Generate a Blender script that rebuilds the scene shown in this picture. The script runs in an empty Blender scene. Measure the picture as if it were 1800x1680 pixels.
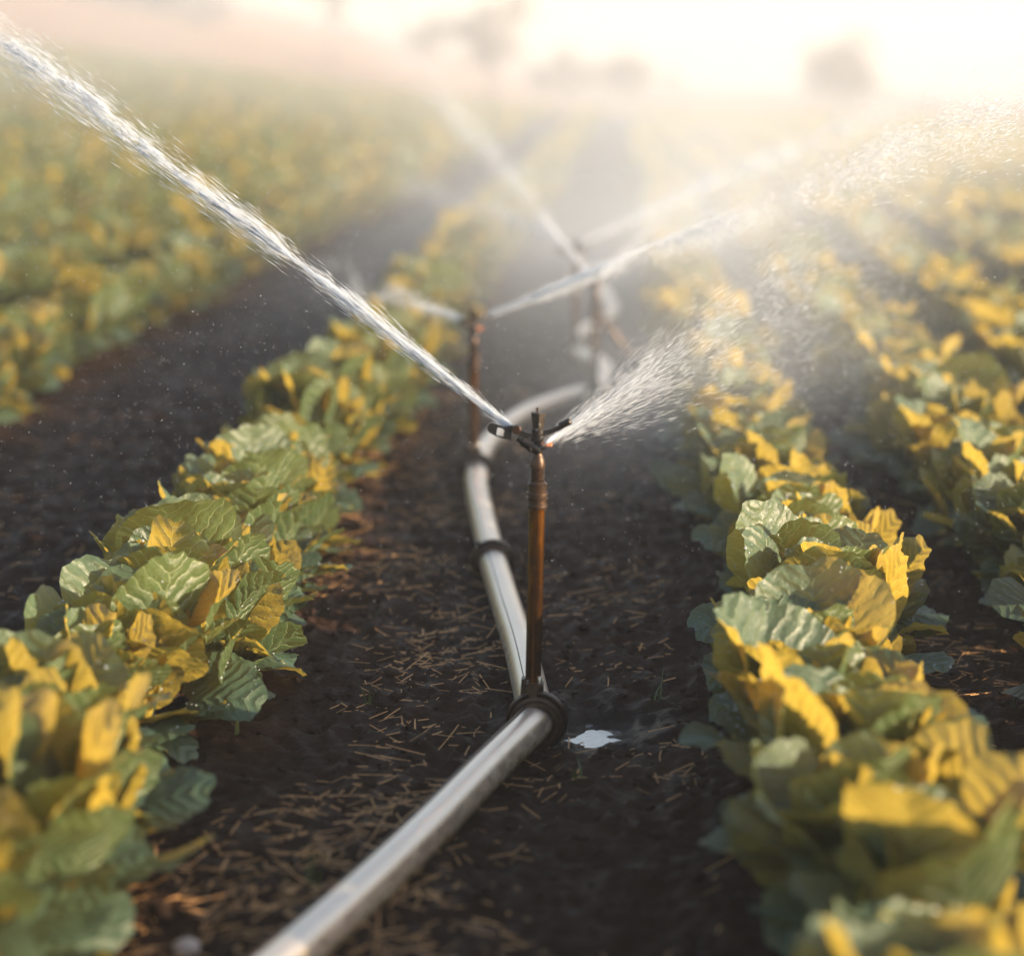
import bpy, bmesh, math, random
import numpy as np
from mathutils import Vector, Matrix

random.seed(7)
rng = np.random.default_rng(11)
SC = bpy.context.scene
COL = SC.collection
R = math.radians

# ------------------------------------------------------------------ camera
CAM_H, PITCH, YAW, ROLL = 1.13, 9.5, 2.66, 0.5
FPX = 4250.0                                     # focal length in pixels of the 1800 px wide photograph
cam_d = bpy.data.cameras.new("camera")
cam = bpy.data.objects.new("camera", cam_d)
COL.objects.link(cam)
CAM_M = (Matrix.Translation((0, 0, CAM_H)) @ Matrix.Rotation(R(YAW), 4, 'Z')
         @ Matrix.Rotation(R(90 - PITCH), 4, 'X') @ Matrix.Rotation(R(ROLL), 4, 'Z'))
cam.matrix_world = CAM_M
cam_d.sensor_width = 36.0
cam_d.lens = 36.0 * FPX / 1800.0
cam_d.clip_start, cam_d.clip_end = 0.05, 3000
cam_d.dof.use_dof = True
cam_d.dof.focus_distance = 4.37
cam_d.dof.aperture_fstop = 1.8
SC.camera = cam
CAM_I = CAM_M.inverted()


def at(px, py, depth):
    """world point seen at a photograph pixel at a given distance along the view axis"""
    v = Vector(((px - 900) / FPX * depth, (840 - py) / FPX * depth, -depth))
    return CAM_M @ v


def on_ground(px, py, z=0.0):
    o = CAM_M.translation
    d = at(px, py, 1.0) - o
    t = (z - o.z) / d.z
    return o + d * t


def project(p):
    q = CAM_I @ Vector(p)
    d = max(-q.z, 1e-3)
    return 900 + q.x / d * FPX, 840 - q.y / d * FPX, -q.z


# ------------------------------------------------------------------ helpers
def tag(o, label=None, cat=None, group=None, kind=None):
    if label: o['label'] = label
    if cat: o['category'] = cat
    if group: o['group'] = group
    if kind: o['kind'] = kind
    return o


def empty(name, loc, rz=0.0):
    o = bpy.data.objects.new(name, None)
    o.empty_display_size = 0.1
    o.location = loc
    o.rotation_euler = (0, 0, rz)
    COL.objects.link(o)
    return o


def np_mesh(name, V, F, mat, uv=None, smooth=True):
    """V (n,3), F (m,k) all faces with k corners, uv per vertex"""
    V = np.asarray(V, dtype=np.float32); F = np.asarray(F, dtype=np.int32)
    me = bpy.data.meshes.new(name)
    n, m, k = len(V), len(F), F.shape[1]
    me.vertices.add(n); me.vertices.foreach_set('co', V.ravel())
    me.loops.add(m * k); me.loops.foreach_set('vertex_index', F.ravel())
    me.polygons.add(m)
    me.polygons.foreach_set('loop_start', np.arange(0, m * k, k, dtype=np.int32))
    if uv is not None:
        l = me.uv_layers.new(name='UVMap')
        l.data.foreach_set('uv', np.asarray(uv, dtype=np.float32)[F.ravel()].ravel())
    me.update(calc_edges=True)
    me.polygons.foreach_set('use_smooth', np.full(m, smooth, dtype=bool))
    me.materials.append(mat)
    me.validate()
    return me


def link(name, me, parent=None, loc=None):
    o = bpy.data.objects.new(name, me)
    COL.objects.link(o)
    if parent: o.parent = parent
    if loc is not None: o.location = loc
    return o


def obj(name, bm, mat, parent=None, smooth=True, auto=None):
    me = bpy.data.meshes.new(name)
    bmesh.ops.recalc_face_normals(bm, faces=bm.faces)
    bm.to_mesh(me); bm.free()
    for p in me.polygons: p.use_smooth = smooth
    if auto is not None and smooth:
        me.set_sharp_from_angle(angle=R(auto))
    me.materials.append(mat)
    return link(name, me, parent)


def lathe(bm, prof, n=28, M=None, caps=True):
    """prof: list of (r, z) around local z"""
    rings = []
    for r, z in prof:
        ring = []
        for i in range(n):
            a = 2 * math.pi * i / n
            p = Vector((r * math.cos(a), r * math.sin(a), z))
            ring.append(bm.verts.new(M @ p if M else p))
        rings.append(ring)
    for a, b in zip(rings, rings[1:]):
        for i in range(n):
            bm.faces.new((a[i], a[(i + 1) % n], b[(i + 1) % n], b[i]))
    if caps:
        bm.faces.new(rings[0][::-1]); bm.faces.new(rings[-1])
    return rings


def tube(bm, pts, rad, n=20, caps=True, wob=0.0):
    pts = [Vector(p) for p in pts]
    rs = rad if isinstance(rad, (list, tuple)) else [rad] * len(pts)
    rings = []
    up = Vector((0, 0, 1))
    for i, p in enumerate(pts):
        t = (pts[min(i + 1, len(pts) - 1)] - pts[max(i - 1, 0)]).normalized()
        u = t.cross(up)
        if u.length < 1e-3: u = t.cross(Vector((1, 0, 0)))
        u.normalize(); w = u.cross(t).normalized()
        ring = []
        for k in range(n):
            a = 2 * math.pi * k / n
            r = rs[i] * (1 + wob * random.uniform(-1, 1))
            ring.append(bm.verts.new(p + u * math.cos(a) * r + w * math.sin(a) * r))
        rings.append(ring)
    for a, b in zip(rings, rings[1:]):
        for k in range(n):
            bm.faces.new((a[k], a[(k + 1) % n], b[(k + 1) % n], b[k]))
    if caps:
        bm.faces.new(rings[0][::-1]); bm.faces.new(rings[-1])


def prism(bm, outline, t0, t1, M=None, hole=None):
    """outline (x, z) polygon extruded along y from t0 to t1; hole: outline with the same number of points"""
    def mk(pts, y):
        return [bm.verts.new((M @ Vector((x, y, z))) if M else Vector((x, y, z))) for x, z in pts]
    a, b = mk(outline, t0), mk(outline, t1)
    n = len(outline)
    for i in range(n):
        bm.faces.new((a[i], a[(i + 1) % n], b[(i + 1) % n], b[i]))
    if hole:
        c, d = mk(hole, t0), mk(hole, t1)
        for i in range(n):
            j = (i + 1) % n
            bm.faces.new((c[j], c[i], d[i], d[j]))
            bm.faces.new((a[j], a[i], c[i], c[j]))
            bm.faces.new((b[i], b[j], d[j], d[i]))
    else:
        bm.faces.new(a[::-1]); bm.faces.new(b)


def bevel(bm, w, seg=2, ang=30):
    es = [e for e in bm.edges if len(e.link_faces) == 2 and e.calc_face_angle(0) > R(ang)]
    bmesh.ops.bevel(bm, geom=es, offset=w, segments=seg, affect='EDGES', profile=0.5)


def spline(pts, n):
    """Catmull-Rom through points"""
    P = [Vector(p) for p in pts]
    P = [P[0] * 2 - P[1]] + P + [P[-1] * 2 - P[-2]]
    out = []
    for i in range(1, len(P) - 2):
        for k in range(n):
            t = k / n
            a, b, c, d = P[i - 1], P[i], P[i + 1], P[i + 2]
            out.append(0.5 * ((2 * b) + (c - a) * t + (2 * a - 5 * b + 4 * c - d) * t * t + (3 * b - a - 3 * c + d) * t ** 3))
    out.append(P[-2])
    return out


def hash2(ix, iy, seed):
    h = (ix.astype(np.int64) * 374761393 + iy.astype(np.int64) * 668265263 + seed * 974634777) & 0x7fffffff
    h = ((h ^ (h >> 13)) * 1274126177) & 0x7fffffff
    return ((h ^ (h >> 16)) & 0xffff) / 65535.0


def vnoise(x, y, seed=0):
    ix, iy = np.floor(x), np.floor(y)
    fx, fy = x - ix, y - iy
    fx = fx * fx * (3 - 2 * fx); fy = fy * fy * (3 - 2 * fy)
    a, b = hash2(ix, iy, seed), hash2(ix + 1, iy, seed)
    c, d = hash2(ix, iy + 1, seed), hash2(ix + 1, iy + 1, seed)
    return (a * (1 - fx) + b * fx) * (1 - fy) + (c * (1 - fx) + d * fx) * fy


def sstep(a, b, x):
    t = np.clip((x - a) / (b - a), 0, 1)
    return t * t * (3 - 2 * t)


# ------------------------------------------------------------------ materials
def new_mat(name):
    m = bpy.data.materials.new(name); m.use_nodes = True
    nt = m.node_tree; nt.nodes.clear()
    out = nt.nodes.new('ShaderNodeOutputMaterial')
    return m, nt, out


class NT:
    def __init__(s, nt): s.nt = nt
    def n(s, t, **kw):
        x = s.nt.nodes.new(t)
        for k, v in kw.items():
            if k.startswith('_'): setattr(x, k[1:], v)
            else:
                key = k.replace('__', ' ')
                if isinstance(v, bpy.types.NodeSocket): s.nt.links.new(v, x.inputs[key])
                else: x.inputs[key].default_value = v
        return x
    def math(s, op, a, b=None, c=None, clamp=False):
        x = s.nt.nodes.new('ShaderNodeMath'); x.operation = op; x.use_clamp = clamp
        for i, v in enumerate((a, b, c)):
            if v is None: continue
            if isinstance(v, bpy.types.NodeSocket): s.nt.links.new(v, x.inputs[i])
            else: x.inputs[i].default_value = v
        return x.outputs[0]
    def mix(s, f, a, b):
        x = s.nt.nodes.new('ShaderNodeMix'); x.data_type = 'RGBA'
        for i, v in ((0, f), (6, a), (7, b)):
            if isinstance(v, bpy.types.NodeSocket): s.nt.links.new(v, x.inputs[i])
            elif i == 0: x.inputs[0].default_value = v
            else: x.inputs[i].default_value = (*v, 1) if len(v) == 3 else v
        return x.outputs[2]
    def ramp(s, f, stops):
        x = s.nt.nodes.new('ShaderNodeValToRGB')
        while len(x.color_ramp.elements) < len(stops): x.color_ramp.elements.new(0.5)
        for e, (p, c) in zip(x.color_ramp.elements, stops):
            e.position = p; e.color = (*c, 1) if len(c) == 3 else c
        s.nt.links.new(f, x.inputs[0])
        return x.outputs[0]
    def noise(s, vec, scale, detail=4, rough=0.55, dist=0.0):
        return s.n('ShaderNodeTexNoise', Vector=vec, Scale=scale, Detail=detail, Roughness=rough, Distortion=dist).outputs[0]
    def link(s, a, b): s.nt.links.new(a, b)


def leaf_material():
    m, nt, out = new_mat('cabbage_leaf'); g = NT(nt)
    uv = g.n('ShaderNodeUVMap').outputs[0]
    rnd = g.n('ShaderNodeObjectInfo').outputs['Random']
    wob = g.n('ShaderNodeTexNoise', Vector=uv, Scale=5.0, Detail=2.0)
    wv = g.n('ShaderNodeVectorMath', _operation='MULTIPLY_ADD')
    g.link(wob.outputs['Color'], wv.inputs[0]); wv.inputs[1].default_value = (.20, .20, 0)
    g.link(uv, wv.inputs[2])
    sep = g.n('ShaderNodeSeparateXYZ', Vector=wv.outputs[0])
    ax = g.math('ABSOLUTE', g.math('SUBTRACT', sep.outputs[0], 0.10))
    y = sep.outputs[1]
    mm = g.math('DIVIDE', g.math('ADD', g.math('SUBTRACT', y, g.math('MULTIPLY', ax, 0.85)),
                                 g.math('MULTIPLY', g.math('MULTIPLY', ax, ax), 0.30)), 0.165)
    fr = g.math('ABSOLUTE', g.math('SUBTRACT', g.math('FRACT', g.math('ADD', mm, 50.5)), 0.5))   # 0 on a lateral vein
    taper = g.math('MULTIPLY_ADD', y, -0.07, 0.13)
    lat = g.math('SUBTRACT', 1.0, g.math('DIVIDE', fr, taper), clamp=True)
    mid = g.math('SUBTRACT', 1.0, g.math('DIVIDE', ax, g.math('MULTIPLY_ADD', y, -0.022, 0.032)), clamp=True)
    vor = g.n('ShaderNodeTexVoronoi', Vector=wv.outputs[0], Scale=15.0, _feature='DISTANCE_TO_EDGE')
    net = g.math('MULTIPLY', g.math('SUBTRACT', 1.0, g.math('MULTIPLY', vor.outputs['Distance'], 14.0), clamp=True), 0.28)
    vein = g.math('MAXIMUM', g.math('MAXIMUM', lat, mid), net, clamp=True)
    blade = g.noise(uv, 3.5, 4, .6)
    # colours
    tint = g.math('MULTIPLY_ADD', rnd, 0.5, g.math('MULTIPLY', blade, 0.6), clamp=True)
    base = g.mix(tint, (0.018, 0.056, 0.026), (0.046, 0.088, 0.030))
    spots = g.math('MULTIPLY', g.math('SUBTRACT', g.noise(uv, 24, 3, .7), .62, clamp=True), 3.0, clamp=True)
    base = g.mix(spots, base, (0.11, 0.10, 0.045))
    base = g.mix(g.math('MULTIPLY', vein, .9), base, (0.26, 0.30, 0.16))
    back = g.n('ShaderNodeNewGeometry').outputs['Backfacing']
    base2 = g.mix(g.math('MULTIPLY', back, .5), base, (0.066, 0.122, 0.085))
    trans = g.mix(tint, (0.53, 0.40, 0.060), (0.80, 0.56, 0.075))
    trans = g.mix(g.math('MULTIPLY', vein, .55), trans, (0.80, 0.74, 0.16))
    bloom = g.noise(uv, 7, 3, .6)
    # relief: lamina bulges between veins, fine crinkle
    bulge = g.math('POWER', g.math('MULTIPLY', fr, 2.0), .6)
    hgt = g.math('ADD', g.math('MULTIPLY_ADD', bulge, 1.3, g.math('MULTIPLY', g.math('MAXIMUM', lat, mid), -.5)),
                 g.math('ADD', g.math('MULTIPLY', net, -0.45), g.math('MULTIPLY', g.noise(uv, 22, 3, .6), .35)))
    bmp = g.n('ShaderNodeBump', Height=hgt, Strength=0.48, Distance=0.004).outputs[0]
    pb = g.n('ShaderNodeBsdfPrincipled', Base__Color=base2, Normal=bmp,
             Roughness=g.math('MULTIPLY_ADD', bloom, .3, .30))
    pb.inputs['Specular IOR Level'].default_value = 0.55
    pb.inputs['Sheen Weight'].default_value = 0.0
    bmp2 = g.n('ShaderNodeBump', Height=hgt, Strength=0.35, Distance=0.004).outputs[0]
    tl = g.n('ShaderNodeBsdfTranslucent', Color=trans, Normal=bmp2)
    mx = g.n('ShaderNodeMixShader')
    mx.inputs[0].default_value = 0.36
    g.link(pb.outputs[0], mx.inputs[1]); g.link(tl.outputs[0], mx.inputs[2])
    g.link(mx.outputs[0], out.inputs[0])
    return m


def soil_material():
    m, nt, out = new_mat('damp_soil'); g = NT(nt)
    P = g.n('ShaderNodeTexCoord').outputs['Object']
    sep = g.n('ShaderNodeSeparateXYZ', Vector=P)
    n1 = g.noise(P, 9, 6, .65); n2 = g.noise(P, 60, 5, .7); n3 = g.noise(P, 1.3, 4, .6)
    c = g.ramp(g.math('ADD', g.math('MULTIPLY', n1, .55), g.math('MULTIPLY', n2, .45)),
               [(.28, (.0095, .0047, .0026)), (.5, (.024, .0122, .0066)), (.66, (.046, .0245, .0138)), (.85, (.082, .047, .028))])
    c = g.mix(g.math('MULTIPLY', n3, .5), c, (.034, .0178, .0098))
    # fibres of old straw rotted into the soil
    fib = g.n('ShaderNodeTexVoronoi', Vector=P, Scale=120.0).outputs['Distance']
    c = g.mix(g.math('MULTIPLY', g.math('LESS_THAN', fib, .10), .35), c, (.14, .085, .05))
    # the dry stubble field beyond the crop
    far = g.n('ShaderNodeMapRange', Value=g.math('ADD', sep.outputs[1], g.math('MULTIPLY', n3, 6.0)))
    far.inputs['From Min'].default_value = 66; far.inputs['From Max'].default_value = 72
    dry = g.mix(g.noise(P, .35, 5, .6), (.31, .19, .105), (.23, .145, .08))
    c = g.mix(far.outputs[0], c, dry)
    h = g.math('ADD', g.math('MULTIPLY', n2, .6), g.math('MULTIPLY', g.noise(P, 190, 4, .7), .5))
    bmp = g.n('ShaderNodeBump', Height=h, Strength=0.9, Distance=0.012).outputs[0]
    wet = g.ramp(g.noise(P, 14, 4, .65), [(.40, (.42, .42, .42)), (.62, (.85, .85, .85))])
    dv = g.n('ShaderNodeVectorMath', _operation='DISTANCE'); g.link(P, dv.inputs[0]); dv.inputs[1].default_value = PUD_XYZ
    soak = g.math('SUBTRACT', 1.0, g.math('MULTIPLY_ADD', g.math('ADD', dv.outputs['Value'], g.math('MULTIPLY', n1, .10)), 7.0, -.9), clamp=True)
    c = g.mix(g.math('MULTIPLY', soak, .6), c, (.006, .0038, .0026))
    wet = g.mix(soak, wet, (.16, .16, .16))
    pb = g.n('ShaderNodeBsdfPrincipled', Base__Color=c, Normal=bmp, Roughness=wet)
    pb.inputs['Specular IOR Level'].default_value = 0.07
    g.link(pb.outputs[0], out.inputs[0])
    return m


def simple(name, col, rough=.6, metal=0.0, var=None, scale=30, bump=0.0, spec=.5):
    m, nt, out = new_mat(name); g = NT(nt)
    P = g.n('ShaderNodeTexCoord').outputs['Object']
    n = g.noise(P, scale, 5, .65)
    c = g.mix(g.ramp(n, [(.35, (0, 0, 0)), (.65, (1, 1, 1))]), col, var or tuple(v * .7 for v in col))
    pb = g.n('ShaderNodeBsdfPrincipled', Base__Color=c, Metallic=metal,
             Roughness=g.math('MULTIPLY_ADD', n, .25, rough - .12))
    pb.inputs['Specular IOR Level'].default_value = spec
    if bump:
        g.link(g.n('ShaderNodeBump', Height=n, Strength=bump, Distance=.002).outputs[0], pb.inputs['Normal'])
    g.link(pb.outputs[0], out.inputs[0])
    return m


def aluminium_material():
    m, nt, out = new_mat('weathered_aluminium'); g = NT(nt)
    P = g.n('ShaderNodeTexCoord').outputs['Object']
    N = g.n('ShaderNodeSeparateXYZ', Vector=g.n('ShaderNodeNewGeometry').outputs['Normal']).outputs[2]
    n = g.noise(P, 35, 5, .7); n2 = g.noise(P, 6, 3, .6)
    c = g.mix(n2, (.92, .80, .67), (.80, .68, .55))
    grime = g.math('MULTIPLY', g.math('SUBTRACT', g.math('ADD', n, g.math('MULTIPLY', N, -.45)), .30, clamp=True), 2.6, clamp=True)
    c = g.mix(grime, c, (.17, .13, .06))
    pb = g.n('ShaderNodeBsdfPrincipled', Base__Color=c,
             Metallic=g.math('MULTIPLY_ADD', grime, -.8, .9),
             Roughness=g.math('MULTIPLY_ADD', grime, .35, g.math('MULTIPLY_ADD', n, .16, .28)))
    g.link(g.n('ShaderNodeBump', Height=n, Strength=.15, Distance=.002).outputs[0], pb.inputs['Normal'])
    g.link(pb.outputs[0], out.inputs[0])
    return m


def rust_material(name, a, b, metal, rough):
    m, nt, out = new_mat(name); g = NT(nt)
    P = g.n('ShaderNodeTexCoord').outputs['Object']
    mp = g.n('ShaderNodeMapping', Vector=P); mp.inputs['Scale'].default_value = (1, 1, .35)
    n = g.noise(mp.outputs[0], 60, 6, .7); n2 = g.noise(P, 260, 4, .7)
    c = g.mix(g.ramp(n, [(.36, (0, 0, 0)), (.62, (1, 1, 1))]), a, b)
    c = g.mix(g.math('MULTIPLY', g.math('GREATER_THAN', n2, .66), .5), c, (.02, .012, .009))
    pb = g.n('ShaderNodeBsdfPrincipled', Base__Color=c, Metallic=metal,
             Roughness=g.math('MULTIPLY_ADD', n2, .22, rough - .08))
    g.link(g.n('ShaderNodeBump', Height=g.math('ADD', n, n2), Strength=.14, Distance=.0012).outputs[0], pb.inputs['Normal'])
    g.link(pb.outputs[0], out.inputs[0])
    return m


def water_drop_material():
    m, nt, out = new_mat('aerated_water'); g = NT(nt)
    d = g.n('ShaderNodeBsdfPrincipled', Roughness=.2)
    d.inputs['Base Color'].default_value = (.86, .925, .99, 1)
    t = g.n('ShaderNodeBsdfTranslucent'); t.inputs[0].default_value = (.88, .93, .99, 1)
    tr = g.n('ShaderNodeBsdfTransparent')
    a = g.n('ShaderNodeMixShader'); a.inputs[0].default_value = .55
    b = g.n('ShaderNodeMixShader'); b.inputs[0].default_value = .40
    g.link(d.outputs[0], a.inputs[1]); g.link(t.outputs[0], a.inputs[2])
    g.link(a.outputs[0], b.inputs[1]); g.link(tr.outputs[0], b.inputs[2])
    g.link(b.outputs[0], out.inputs[0])
    return m


def volume_mat(name, dens, col, aniso=.35, radial=False, nscale=1.5, nlow=.25):
    m, nt, out = new_mat(name); g = NT(nt)
    v = g.n('ShaderNodeVolumePrincipled', Anisotropy=aniso)
    v.inputs['Color'].default_value = (*col, 1)
    v.inputs['Density'].default_value = dens
    if radial:
        P = g.n('ShaderNodeTexCoord').outputs['Object']        # the mesh is a unit sphere, scaled by its object
        ln = g.n('ShaderNodeVectorMath', _operation='LENGTH'); g.link(P, ln.inputs[0])
        f = g.math('SUBTRACT', 1.0, ln.outputs['Value'], clamp=True)
        f = g.math('MULTIPLY', f, f)
        nz = g.math('MULTIPLY', g.math('SUBTRACT', g.noise(P, nscale, 3, .55), nlow, clamp=True), 2.0)
        g.link(g.math('MULTIPLY', g.math('MULTIPLY', f, nz), dens), v.inputs['Density'])
    g.link(v.outputs[0], out.inputs['Volume'])
    return m


PUD = on_ground(1046, 1268)
PUD_XYZ = (PUD.x, PUD.y, -.02)
M_LEAF = leaf_material()
M_SOIL = soil_material()
M_STALK = simple('pale_stalk', (.17, .19, .09), .6)
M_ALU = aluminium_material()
M_RISER = rust_material('rusty_riser_pipe', (.27, .115, .020), (.10, .043, .012), .92, .17)
M_RUST = rust_material('brown_rusty_iron', (.075, .042, .024), (.035, .020, .012), .6, .36)
M_ORANGE = rust_material('bright_orange_rust', (.62, .20, .03), (.45, .13, .02), .0, .7)
M_BRASS = rust_material('tarnished_dark_brass', (.055, .045, .035), (.035, .028, .024), .7, .34)
M_DARK = simple('black_cast_metal', (.018, .016, .015), .42, .3, spec=.5, bump=.2, scale=200)
M_BOLT = simple('wet_zinc_bolt', (.62, .60, .57), .25, .9)
M_STRAW = simple('dry_straw', (.58, .33, .13), .6, var=(.36, .19, .07), scale=8)
M_CLOD = simple('soil_clod', (.034, .019, .0115), .8, var=(.014, .0075, .0048), scale=60, bump=.6, spec=.12)
M_GRASS = simple('grass_blade', (.07, .11, .03), .5, var=(.10, .13, .04))
M_DROP = water_drop_material()
M_DEW = None
M_TREE = simple('distant_foliage', (.17, .145, .12), .7, var=(.22, .18, .15), scale=2)
M_BARK = simple('distant_bark', (.09, .065, .05), .8)
M_STONE = simple('pale_stone', (.42, .36, .33), .7)


def glassy():
    m, nt, out = new_mat('clear_dew'); g = NT(nt)
    gl = g.n('ShaderNodeBsdfGlossy', Roughness=.08); gl.inputs[0].default_value = (1, 1, 1, 1)
    tr = g.n('ShaderNodeBsdfTransparent')
    fr = g.n('ShaderNodeFresnel', IOR=1.6)
    mx = g.n('ShaderNodeMixShader')
    g.link(g.math('MULTIPLY_ADD', fr.outputs[0], .7, .3, clamp=True), mx.inputs[0])
    g.link(tr.outputs[0], mx.inputs[1]); g.link(gl.outputs[0], mx.inputs[2])
    g.link(mx.outputs[0], out.inputs[0])
    return m


M_DEW = glassy()


def puddle_material():
    m, nt, out = new_mat('muddy_water'); g = NT(nt)
    P = g.n('ShaderNodeTexCoord').outputs['Object']
    pb = g.n('ShaderNodeBsdfPrincipled', Roughness=.04, IOR=1.5)
    pb.inputs['Base Color'].default_value = (.03, .022, .018, 1)
    pb.inputs['Specular IOR Level'].default_value = 1.0
    pb.inputs['Coat Weight'].default_value = 1.0
    g.link(g.n('ShaderNodeBump', Height=g.noise(P, 70, 3, .6), Strength=.35, Distance=.004).outputs[0], pb.inputs['Normal'])
    g.link(pb.outputs[0], out.inputs[0])
    return m


M_PUDDLE = puddle_material()

# ------------------------------------------------------------------ world + sun
SUN_AZ, SUN_EL = 99.0, 14.5           # degrees clockwise from the direction the rows run in
sv = Vector((math.sin(R(SUN_AZ)) * math.cos(R(SUN_EL)), math.cos(R(SUN_AZ)) * math.cos(R(SUN_EL)), math.sin(R(SUN_EL))))
W = bpy.data.worlds.new("World"); SC.world = W; W.use_nodes = True
wn = W.node_tree; wn.nodes.clear()
wo = wn.nodes.new('ShaderNodeOutputWorld'); bg = wn.nodes.new('ShaderNodeBackground')
sky = wn.nodes.new('ShaderNodeTexSky'); sky.sky_type = 'NISHITA'; sky.sun_disc = False
sky.sun_elevation = R(SUN_EL); sky.sun_rotation = R(SUN_AZ)
sky.air_density = 1.0; sky.dust_density = 1.0; sky.ozone_density = 1.0; sky.altitude = 100
wb = wn.nodes.new('ShaderNodeMix'); wb.data_type = 'RGBA'; wb.blend_type = 'MULTIPLY'; wb.inputs[0].default_value = 1.0
wb.inputs[7].default_value = (1.0, .885, .82, 1)                  # warm white balance of the photograph
wn.links.new(sky.outputs[0], wb.inputs[6]); wn.links.new(wb.outputs[2], bg.inputs[0]); bg.inputs[1].default_value = 0.12
wn.links.new(bg.outputs[0], wo.inputs[0])
sun_d = bpy.data.lights.new("sun", 'SUN'); sun_d.energy = 5.0; sun_d.angle = R(0.6); sun_d.color = (1.0, .77, .53)
sun = bpy.data.objects.new("sun", sun_d); COL.objects.link(sun)
sun.rotation_euler = sv.to_track_quat('Z', 'Y').to_euler(); sun.location = sv * 50
SC.view_settings.view_transform = 'Standard'; SC.view_settings.look = 'None'
SC.view_settings.exposure = 1.58; SC.view_settings.gamma = 1.0
SC.render.engine = 'CYCLES'
cy = SC.cycles
cy.use_denoising = True
try: cy.denoiser = 'OPENIMAGEDENOISE'
except Exception: pass
cy.max_bounces = 12; cy.diffuse_bounces = 5; cy.glossy_bounces = 3; cy.transmission_bounces = 4
cy.transparent_max_bounces = 12; cy.volume_bounces = 1
cy.sample_clamp_indirect = 6.0; cy.sample_clamp_direct = 0.0
cy.use_adaptive_sampling = False

# ------------------------------------------------------------------ layout of the field
ROW_L1, ROW_R1, PITCH_X, STEP_Y = -0.87, 0.31, 0.60, 0.25
ROWS_LEFT = [-2.16 - PITCH_X * k for k in range(40)]          # beyond the bare soil track
ROWS_RIGHT = [ROW_R1 - .03 + PITCH_X * k for k in range(1, 36)]


def terrain(x, y):
    left = np.maximum(0, -x - 3.0)
    right = np.maximum(0, x - 3.0)
    z = 0.115 * left * sstep(8, 52, y) - 0.02 * right * sstep(20, 90, y)
    z = z + 0.11 * np.maximum(0, -x - 5.0) * sstep(60, 112, y)
    z = np.where(y > 30, z + 0.15 * np.sin(x * .11 + y * .05) * sstep(30, 80, y), z)
    return z


def row_bump(x):
    rows = np.array([ROW_L1, ROW_R1] + ROWS_LEFT[:4] + ROWS_RIGHT[:4])
    d = np.min(np.abs(x[..., None] - rows), axis=-1)
    return 0.022 * np.exp(-(d / .2) ** 2)


PIPE_R = 0.0315


def soil_height(x, y):
    fine = sstep(14, 7, y)
    z = terrain(x, y) + row_bump(x)
    z = z + .030 * (vnoise(x * 2.3, y * 2.3, 1) - .5) + .022 * (vnoise(x * 7, y * 7, 2) - .5)
    c1 = np.abs(vnoise(x * 17, y * 17, 3) - .5) * 2
    c2 = np.abs(vnoise(x * 38, y * 38, 4) - .5) * 2
    calm = 1 - .42 * np.exp(-(((x - PUD.x) / .10) ** 2 + ((y - PUD.y) / .12) ** 2))
    z = z + fine * calm * (.016 * (1 - c1) ** 1.6 + .010 * (1 - c2) ** 1.5 + .006 * vnoise(x * 85, y * 85, 5)) - .012
    dx, dy = x - PUD.x, y - PUD.y
    z = z - .030 * np.exp(-((dx / .085) ** 2 + (dy / .11) ** 2))
    return z


def soil_z(x, y):
    return float(soil_height(np.array([x]), np.array([y]))[0])


def axis_points():
    xs = list(np.arange(-1.35, 1.0, .0085))
    s, x = .010, xs[-1]
    while x < 330: x += s; xs.append(x); s = min(s * 1.09, 30)
    s, x = .010, xs[0]
    while x > -330: x -= s; xs.insert(0, x); s = min(s * 1.09, 30)
    ys = [-330, -120, -50, -20, -8, -3, 0, 1, 1.6, 2.0, 2.3]
    y = 2.45
    while y < 330:
        ys.append(y); y += max(.0085 * (y / 3.2) ** 1.35, .0085) if y < 12 else max(.05, y * .035)
    return np.array(xs), np.array(ys)


gx, gy = axis_points()
GX, GY = np.meshgrid(gx, gy)
GZ = soil_height(GX, GY)
nx, ny = len(gx), len(gy)
idx = np.arange(nx * ny).reshape(ny, nx)
quads = np.stack([idx[:-1, :-1], idx[:-1, 1:], idx[1:, 1:], idx[1:, :-1]], -1).reshape(-1, 4)
ground = link('ground', np_mesh('ground', np.stack([GX, GY, GZ], -1).reshape(-1, 3), quads, M_SOIL))
tag(ground, 'dark damp field soil between the cabbage rows, dry stubble beyond', 'soil', kind='structure')


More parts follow.
